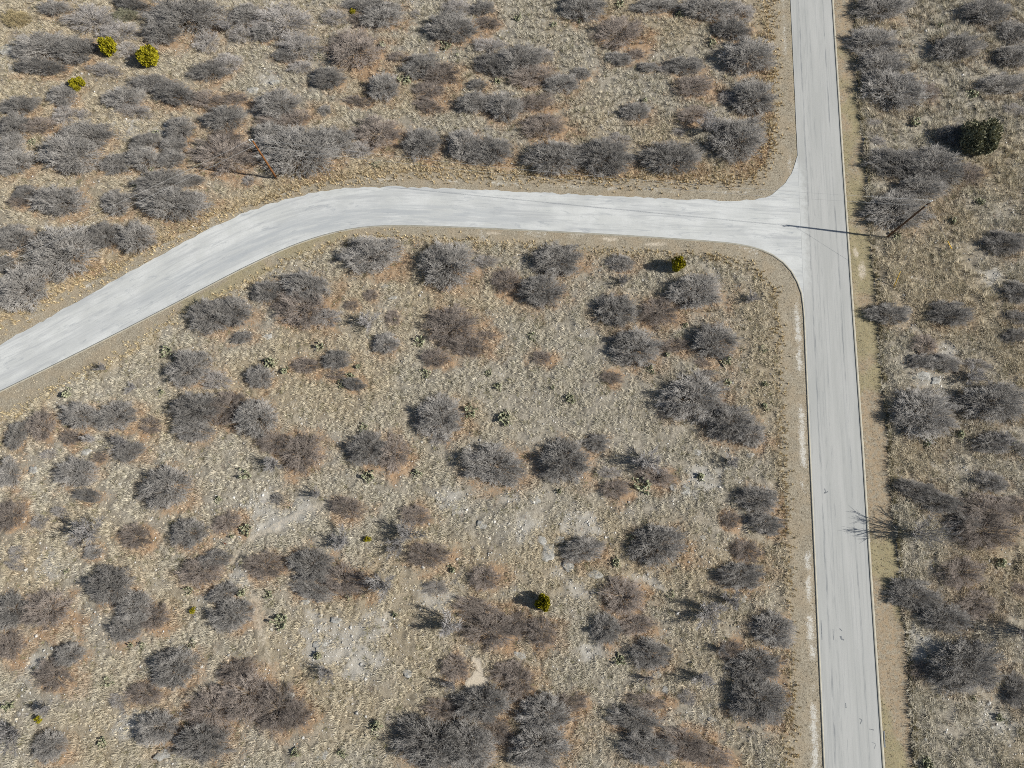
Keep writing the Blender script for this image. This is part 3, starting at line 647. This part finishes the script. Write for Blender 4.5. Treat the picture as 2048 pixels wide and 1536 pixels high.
# ------------------------------------------------------------------ prickly pears: clumps of flat pads
pm, nt, b = mat('prickly_pear_pads'); t = NT(nt)
t.l.new(t.mix(t.ramp(t.noise(t.obj(), 4, 3), .35, .65), (.21, .225, .13), (.42, .42, .285)), b.inputs['Base Color']); b.inputs['Roughness'].default_value = .6
def pad_geo(n=8):
    a = np.arange(n)*2*math.pi/n; ring = np.stack([np.sin(a)*.62, np.zeros(n), .5-.5*np.cos(a)], -1)
    v = np.vstack([ring, [[0, .09, .5]], [[0, -.09, .5]]]); f = []
    for i in range(n): f += [(i, (i+1) % n, n), ((i+1) % n, i, n+1)]
    return v, np.array(f)
PV, PF = pad_geo()
def cactus(rg, n):
    vs, fs = [], []; k = 0; pads = []
    for i in range(n):
        if i < n*.5 or not pads:
            o = np.array([0, 0, -.02])
            for _ in range(40 if pads else 0):
                q = pads[int(rg.integers(len(pads)))][0]; az = rg.random()*6.28; o = np.array([q[0]+.2*math.cos(az), q[1]+.2*math.sin(az), -.02])
                if np.hypot(o[0], o[1]) < .9 and min(np.hypot(o[0]-g_[0][0], o[1]-g_[0][1]) for g_ in pads) > .13: break
            az = rg.random()*6.28; tilt = .15+.75*rg.random(); up = az+rg.normal(0, .8)
        else:
            up = 0; q = pads[int(rg.integers(len(pads)))]; o = q[0]+q[1]*q[2]*.92; up = rg.random()*6.28; tilt = .2+.7*rg.random()
        L = .30*(.7+.5*rg.random()); ax = np.array([math.sin(tilt)*math.cos(up), math.sin(tilt)*math.sin(up), math.cos(tilt)])
        nn = np.cross(ax, rg.normal(size=3)); nn /= np.linalg.norm(nn); sd = np.cross(nn, ax)
        vs.append(o+(PV[:, :1]*sd+PV[:, 1:2]*nn+PV[:, 2:]*ax)*L); fs.append(PF+k); k += len(PV); pads.append((o, ax, L))
    return mesh('prickly_pear', np.vstack(vs), np.vstack(fs), pm)
CP = [cactus(rg, n) for n in (34, 40, 46, 52, 60)]
CL = [(float(a), float(b_), float(c)) for a, b_, c in rows(CACT) if float(b_) < 1540]
for (x, y, r), lab in zip(CL, singled([(x, y, f"{'big ' if r > 17 else 'small ' if r < 11 else ''}green prickly pear clump") for x, y, r in CL])):
    w = at(x, y, .2); s = r/ppm(x, y)*1.1
    o = link('prickly_pear', CP[int(rg.integers(5))], None, (w[0], w[1], float(gz(w[0], w[1])[0])), (0, 0, rg.random()*6.28), (s, s*rg.uniform(.75, 1.1), max(.7, min(1.1, s*.8))))
    tag(o, lab, 'cactus', 'prickly pear clumps')

# ------------------------------------------------------------------ limestone slabs
rm, nt, b = mat('pale_limestone'); t = NT(nt); p = t.pos()
c = t.mix(t.ramp(t.noise(p, 2.5, 5, .7), .35, .65), (.29, .28, .25), (.48, .47, .43))
c = t.mix(t.math('MULTIPLY', t.ramp(t.noise(p, 9, 4, .7), .55, .7), .5), c, (.24, .23, .21)); t.l.new(c, b.inputs['Base Color'])
t.bump(t.noise(p, 6, 5, .7), .8, .1, b)
def rock(rg):
    n, m = 18, 5; v = []; lob = 1+.22*rg.normal(size=n); lob = (lob+np.roll(lob, 1)*.6)/1.6
    for k in range(m):
        q = k/(m-1); rr = (1-.0*q) if k == 0 else [1.0, .97, .82, .5, .0][k]; z = [-.25, .12, .2, .24, .25][k]
        for i in range(n):
            a = 6.283*i/n; s = lob[i]*rr*(1+.05*rg.normal()); v.append((math.cos(a)*s, math.sin(a)*s, z*(1+.12*rg.normal())))
    i = np.arange(n*m).reshape(m, n); f = np.stack([i[:-1], np.roll(i[:-1], -1, 1), np.roll(i[1:], -1, 1), i[1:]], -1).reshape(-1, 4)
    return mesh('limestone_rock', np.array(v), f, rm)
KL = [tuple(map(float, q)) for q in rows(ROCK)]
for i, ((x, y, a, c), lab) in enumerate(zip(KL, singled([(x, y, f"{'big' if a*c > 150 else 'small' if a*c < 60 else 'medium'} pale limestone rock") for x, y, a, c in KL]))):
    if i == 0: lab = 'largest pale flat limestone slab, lying on the gravel at the bottom left'
    w = at(x, y); s = ppm(x, y); sx, sy = a/s, c/s
    o = link('limestone_rock', rock(rg), None, (w[0], w[1], float(gz(w[0], w[1])[0])+.02), (rg.normal(0, .05), rg.normal(0, .05), rg.uniform(-.3, .3)+(.5 if i == 0 else 0)), (sx, sy, min(.8, .45*min(sx, sy)+.2)))
    tag(o, lab, 'rock', 'limestone rocks lying on the scrub')

# ------------------------------------------------------------------ power line
wood = plain('weathered_brown_pole_wood', (.20, .088, .032), .3, 2.2); steel = plain('galvanised_steel', (.42, .43, .43), .1, 4, .5)
porc = plain('pale_porcelain', (.62, .62, .60), .08, 5, .4); ylw = plain('yellow_guy_guard', (.62, .40, .06), .1, 3, .5); cable = plain('bare_aluminium_cable', (.42, .42, .41), .1, 3, .5)
def tube(pts, radii, m, name, sides=10, caps=True):
    pts = np.array(pts, float); n = len(pts); tn = np.gradient(pts, axis=0); tn /= np.linalg.norm(tn, axis=1, keepdims=True)
    u = np.cross(tn, [[.31, .2, .93]]) if abs(tn[0][2]) < .8 else np.cross(tn, [[1., .1, 0]]); u /= np.linalg.norm(u, axis=1, keepdims=True); w = np.cross(tn, u)
    radii = np.broadcast_to(np.asarray(radii, float), (n,)); v = []
    for k in range(n):
        a = np.arange(sides)*2*math.pi/sides; v.append(pts[k]+(np.cos(a)[:, None]*u[k]+np.sin(a)[:, None]*w[k])*radii[k])
    if caps: v.insert(0, np.repeat(pts[:1], sides, 0)); v.append(np.repeat(pts[-1:], sides, 0)); n += 2
    i = np.arange(n*sides).reshape(n, sides); f = np.stack([i[:-1], np.roll(i[:-1], -1, 1), np.roll(i[1:], -1, 1), i[1:]], -1).reshape(-1, 4)
    return mesh(name, np.vstack(v), f, m)
wood2 = plain('dark_brown_pole_wood', (.11, .068, .045), .3, 2.2)  # darker, less red brown for the right pole
def pole(bx, by, tx, ty, lab, wood=wood):
    base = at(bx, by); e, h, top = above(base, tx, ty); base[2] = float(gz(base[0], base[1])[0])-.1
    o = empty('utility_pole', base); T = top-base
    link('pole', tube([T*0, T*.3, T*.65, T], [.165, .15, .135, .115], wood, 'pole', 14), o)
    link('bracket', tube([T+[.0, .0, -.35], T+[-.25, -.12, -.15], T+[-.3, -.15, .1]], .035, steel, 'bracket', 8), o)
    for dx, dz in ((0, .0), (-.30, .1), (-.08, -1.15)):
        q = T+np.array([dx, dx*.5, dz]); ins = tube([q, q+[0, 0, .08], q+[0, 0, .1], q+[0, 0, .2], q+[0, 0, .22], q+[0, 0, .3]], [.04, .05, .11, .09, .11, .05], porc, 'insulator', 10)
        link('insulator', ins, o)
    tag(o, lab, 'utility pole', 'wooden power poles')
    return base, top, o
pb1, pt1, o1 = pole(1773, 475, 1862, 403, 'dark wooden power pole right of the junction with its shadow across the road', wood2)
pb2, pt2, o2 = pole(553, 356, 505, 281, 'reddish brown wooden power pole beside the grey thicket above the road curve')
def sag(a, c, d, n=40):
    s = np.linspace(0, 1, n)[:, None]; q = a*(1-s)+c*s; q[:, 2] -= 4*d*(s*(1-s))[:, 0]; return q
def wire(a, c, d, lab, grp):
    tag(link('power_line', tube(sag(a, c, d),   .013, cable, 'power_line', 5)), lab, 'wire', grp)
e3 = at(0, 520, 8.0); dv = (e3-pt2); far = pt2+dv/np.linalg.norm(dv)*75; far[2] = 9.0
tp = np.array([0, 0, .3]); lo = np.array([0, 0, -1.0])
wire(pt2+tp, far+tp, .9, 'upper wire running from the left power pole to the left edge', 'overhead power wires')
wire(pt2+lo, far+lo, 1.0, 'lower wire running from the left power pole to the left edge', 'overhead power wires')
wire(pt1+tp, pt2+tp, 1.4, 'upper wire strung over the white road between the two power poles', 'overhead power wires')
wire(pt1+lo, pt2+lo, 1.6, 'lower wire strung over the white road between the two power poles', 'overhead power wires')
for ax, ay, lab in ((1786, 578, 'guy wire with yellow guard down and right of the pole, left one of two'), (1904, 499, 'guy wire with yellow guard right of the pole, right one of two')):
    a = at(ax, ay); top = pt1+np.array([0, 0, -.6]); d = top-a; L = np.linalg.norm(d); d /= L
    o = empty('guy_wire', a)
    link('wire', tube([d*0, d*L*.5, d*L], .012, cable, 'wire', 5), o); link('guard', tube([d*.2, d*1.4, d*2.7], .06, ylw, 'guard', 8), o)
    tag(o, lab, 'guy wire', 'guy wires of the right power pole')
# marker flag
a = at(457, 1088); a[2] = float(gz(a[0], a[1])[0]); o = empty('marker_flag', a)
fm = plain('orange_flag_cloth', (.80, .16, .04), .1, 4, .7)
link('stake', tube([[0, 0, -.1], [0, 0, .35], [-.02, 0, .75]], .018, wood, 'stake', 6), o)
n = 7; u = np.linspace(0, 1, n); v = [];
for q in (0, 1):
    for k in range(n): v.append((-.62*u[k], .28*u[k]+.05*math.sin(u[k]*9)-.16*q, .74-.30*q-.25*u[k]))
i = np.arange(2*n).reshape(2, n); link('flag', mesh('flag', np.array(v), np.stack([i[0, :-1], i[0, 1:], i[1, 1:], i[1, :-1]], -1), fm), o)
tag(o, 'small orange marker flag on a stake among brown shrubs in the lower left', 'marker flag')

# ------------------------------------------------------------------ ground cover nobody could count
def in_view(x, y, mar):
    px, py = proj(np.stack([x, y, x*0], -1)); return (px > -mar) & (px < 2048+mar) & (py > -mar) & (py < 1536+mar)
def scatter(n, mar=160):
    x = R.uniform(-98, 98, n); y = R.uniform(-34, 104, n); k = in_view(x, y, mar); return x[k], y[k]
def blades(x, y, z, nb, hgt, spread, width, col, lean=(0, 0)):
    """nb blades per tuft, one tapering face each"""
    n = len(x); az = R.uniform(0, 6.283, (n, nb)); rr = np.sqrt(R.random((n, nb)))
    h = hgt[:, None]*(.55+.6*R.random((n, nb))); out = spread[:, None]*(.35+.75*R.random((n, nb)))
    ca, sa = np.cos(az), np.sin(az); bx = x[:, None]+ca*rr*spread[:, None]*.3; by = y[:, None]+sa*rr*spread[:, None]*.3
    w = width*(.6+.8*R.random((n, nb)))
    bz = np.broadcast_to(z[:, None], (n, nb))-.02
    a = np.stack([bx-sa*w, by+ca*w, bz], -1); c = np.stack([bx+sa*w, by-ca*w, bz], -1)
    tipp = np.stack([bx+ca*out+lean[0]*h, by+sa*out+lean[1]*h, bz+h], -1)
    v = np.stack([a, c, tipp], 2).reshape(-1, 3); f = np.arange(len(v)).reshape(-1, 3)
    cc = col[:, None, None, :]*(1+.17*R.normal(size=(n, nb, 1, 1))); cc = np.broadcast_to(np.clip(cc, .01, .9), (n, nb, 3, 3)).reshape(-1, 3)
    return v, f, np.column_stack([cc, np.ones(len(cc))])
vm, nt, b = mat('dry_grass_blades'); t = NT(nt); t.l.new(t.attr('tint'), b.inputs['Base Color'])
x, y = scatter(350000)
rd = gval(fl['road'], x, y); mw = gval(fl['mow'], x, y); sd = gval(fl['sand'], x, y) > .4; rk = gval(fl['rock'], x, y); lt = gval(fl['lit'], x, y); yl = gval(fl['ylw'], x, y)
dens = (.25+1.15*sstep(.3, .62, fbm(x, y, 2.6, 101)))*(1-.75*rk)*(1-.6*np.clip(lt, 0, 1))
clump = sstep(.25, .75, vn(x/.8, y/.8, 77)*.65+vn(x/.45, y/.45, 78)*.35)
k = ~rd & ~mw & ~sd & (R.random(len(x)) < dens*(.12+1.5*clump))
x, y, yl, lt, rk, clump = x[k], y[k], yl[k], lt[k], rk[k], clump[k]; z = gz(x, y)
n = len(x); r1 = R.random(n)[:, None]; base = np.array([.595, .535, .415])*(1-r1)+np.array([.545, .51, .415])*r1
base = base*(1-.75*yl[:, None])+np.array([.60, .48, .285])*.75*yl[:, None]
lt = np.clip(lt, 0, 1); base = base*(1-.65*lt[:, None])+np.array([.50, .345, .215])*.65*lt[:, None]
ol = (R.random(n) < .07)[:, None]; base = np.where(ol, np.array([.22, .20, .11]), base)
base = base*(.82+.3*R.random((n, 1)))
hh = .18+.34*R.random(n)**1.3; px_, py_ = proj(np.stack([x, y, z], -1)); hh *= (1+.35*(px_ > 1600))*(.7+.65*clump)
v, f, c_ = blades(x, y, z, 22, hh, hh*1.15, .0185, base, (-.12, -.1))
tag(link('bunch_grass', mesh('bunch_grass', v, f, vm, {'tint': c_})), 'dry tan bunch grass covering the scrubland', 'grass', None, 'stuff')
# taller unmown grass at the edges of the verges
def rowpts(line, w, per):
    L, s = resample(extend(line, 30, 30), 3000); m = int(s[-1]*per); q = R.integers(0, 3000, m); return L[q, 0]+R.normal(0, w, m), L[q, 1]+R.normal(0, w, m)
xs, ys, cs, hs = [], [], [], []
x1, y1 = rowpts(V_R, .16, 7); xs.append(x1+.3); ys.append(y1); cs.append(np.tile([.33, .29, .18], (len(x1), 1))); hs.append(np.full(len(x1), .5))
x1, y1 = rowpts(V_TL, .9, 16); xs.append(x1); ys.append(y1); cs.append(np.tile([.57, .46, .28], (len(x1), 1))); hs.append(np.full(len(x1), .40))
x1, y1 = rowpts(V_BL, .5, 8); xs.append(x1); ys.append(y1); cs.append(np.tile([.56, .46, .28], (len(x1), 1))); hs.append(np.full(len(x1), .38))
x, y, cc, hh = map(np.concatenate, (xs, ys, cs, hs)); k = in_view(x, y, 160) & ~gval(fl['road'], x, y); x, y, cc, hh = x[k], y[k], cc[k], hh[k]*(.6+.8*R.random(k.sum()))
v, f, c_ = blades(x, y, gz(x, y), 13, hh, hh*.6, .028, cc*(.75+.5*R.random((len(x), 1))))
tag(link('tall_grass', mesh('tall_grass', v, f, vm, {'tint': c_})), 'taller unmown grass along the edge of the mown verges', 'grass', None, 'stuff')
# short mown verge grass
x, y = scatter(330000, 120); k = gval(fl['mow'], x, y) & (gval(fl['sand'], x, y) < .4) & (gval(fl['chalk'], x, y) < .5) & (R.random(len(x)) < .35+.9*fbm(x, y, 2.5, 201)); x, y = x[k], y[k]
n = len(x); olv = gval(fl['oliv'], x, y)[:, None]; base = np.array([.46, .40, .295])*(1-olv*.8)+np.array([.32, .285, .165])*olv*.8; base = base*(.7+.6*R.random((n, 1)))
v, f, c_ = blades(x, y, gz(x, y), 6, .07+.06*R.random(n), .09+.05*R.random(n), .022, base)
tag(link('mown_grass', mesh('mown_grass', v, f, vm, {'tint': c_})), 'short mown dry grass on the road verges', 'grass', None, 'stuff')
# small bare weeds and seedlings between the bushes
x, y = scatter(16000); px_, py_ = proj(np.stack([x, y, x*0], -1)); k = ~gval(fl['road'], x, y) & ~gval(fl['mow'], x, y) & (gval(fl['sand'], x, y) < .4)
k &= R.random(len(x)) < (.06+.22*(py_ < 330)+.14*(px_ > 1780)+.08*(py_ > 1000))*sstep(.35, .6, fbm(x, y, 4, 501))*2; x, y = x[k], y[k]; n = len(x)
base = np.where(R.random((n, 1)) < .6, np.array([.34, .32, .30]), np.array([.36, .29, .23]))*(.75+.5*R.random((n, 1))); hh = .22+.45*R.random(n)**2
v, f, c_ = blades(x, y, gz(x, y), 34, hh, hh*.9, .011, base)
tag(link('dry_weeds', mesh('dry_weeds', v, f, vm, {'tint': c_})), 'small grey leafless weeds between the bushes', 'weeds', None, 'stuff')
# loose limestone
OC = np.array([(1, 0, 0), (0, 1, 0), (-1, 0, 0), (0, -1, 0), (0, 0, .8), (0, 0, -.6)], float); OF = np.array([(0, 1, 4), (1, 2, 4), (2, 3, 4), (3, 0, 4), (1, 0, 5), (2, 1, 5), (3, 2, 5), (0, 3, 5)])
x, y = scatter(260000); rk = gval(fl['rock'], x, y); ok = ~gval(fl['road'], x, y) & ~gval(fl['mow'], x, y) & (gval(fl['sand'], x, y) < .4)
pgx, pgy = proj(np.stack([x, y, x*0], -1)); k = ok & (R.random(len(x)) < .05+.5*rk+.10*sstep(.42, .6, fbm(x, y, 1.8, 311))*((pgx > 1790)+.8*(pgy > 1000)+.5*(pgy < 250))+.05*sstep(.55, .75, fbm(x, y, 2.0, 301))); x, y = x[k], y[k]; n = len(x)
s = np.exp(R.normal(-2.55, .45, n)); s = np.clip(s, .03, .28); az = R.uniform(0, 6.283, n)
v = OC[None]*(1+.3*R.normal(size=(n, 6, 1)))*s[:, None, None]; v[..., 2] *= .7
ca, sa = np.cos(az)[:, None], np.sin(az)[:, None]; v = np.stack([v[..., 0]*ca-v[..., 1]*sa+x[:, None], v[..., 0]*sa+v[..., 1]*ca+y[:, None], v[..., 2]+(gz(x, y)+s*.1)[:, None]], -1)
f = (OF[None]+(np.arange(n)*6)[:, None, None]).reshape(-1, 3); g_ = (.34+.36*R.random((n, 1)))*np.array([[1, .97, .90]]); c_ = np.column_stack([np.repeat(g_, 6, 0), np.ones(n*6)])
sm2, nt, b = mat('loose_white_limestone'); t = NT(nt); t.l.new(t.attr('tint'), b.inputs['Base Color'])
tag(link('gravel', mesh('gravel', v.reshape(-1, 3), f, sm2, {'tint': c_})), 'loose white limestone gravel scattered over the scrubland', 'gravel', None, 'stuff')
# fallen rust-coloured leaves and twigs under the shrubs
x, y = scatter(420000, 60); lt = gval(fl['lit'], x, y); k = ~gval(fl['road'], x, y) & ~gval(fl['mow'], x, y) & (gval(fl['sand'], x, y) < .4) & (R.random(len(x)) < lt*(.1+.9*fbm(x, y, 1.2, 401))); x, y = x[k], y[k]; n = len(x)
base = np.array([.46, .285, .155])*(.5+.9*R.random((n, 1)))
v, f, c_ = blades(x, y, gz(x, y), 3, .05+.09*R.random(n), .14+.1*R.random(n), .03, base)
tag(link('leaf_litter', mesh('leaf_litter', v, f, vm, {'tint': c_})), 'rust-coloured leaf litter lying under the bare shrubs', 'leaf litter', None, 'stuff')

# ------------------------------------------------------------------ light
wd = bpy.data.worlds.new('World'); C.world = wd; wd.use_nodes = True
sky = wd.node_tree.nodes.new('ShaderNodeTexSky'); sky.sky_type = 'NISHITA'; sky.sun_disc = False
sky.sun_elevation = SUN_EL; sky.sun_rotation = SUN_AZ
bg = wd.node_tree.nodes['Background']; wd.node_tree.links.new(sky.outputs[0], bg.inputs[0]); bg.inputs[1].default_value = .05
C.cycles.use_denoising = False; C.cycles.filter_width = .95
sun = bpy.data.lights.new('sun', 'SUN'); sun.energy = 4.3; sun.angle = math.radians(.5); sun.color = (1, .97, .915)
so = bpy.data.objects.new('sun', sun); COL.objects.link(so); so.location = (60, 0, 60)
so.rotation_euler = Vector(sv).to_track_quat('Z', 'Y').to_euler()
C.view_settings.view_transform = 'Standard'; C.view_settings.look = 'None'; C.view_settings.exposure = .5; C.view_settings.gamma = 1
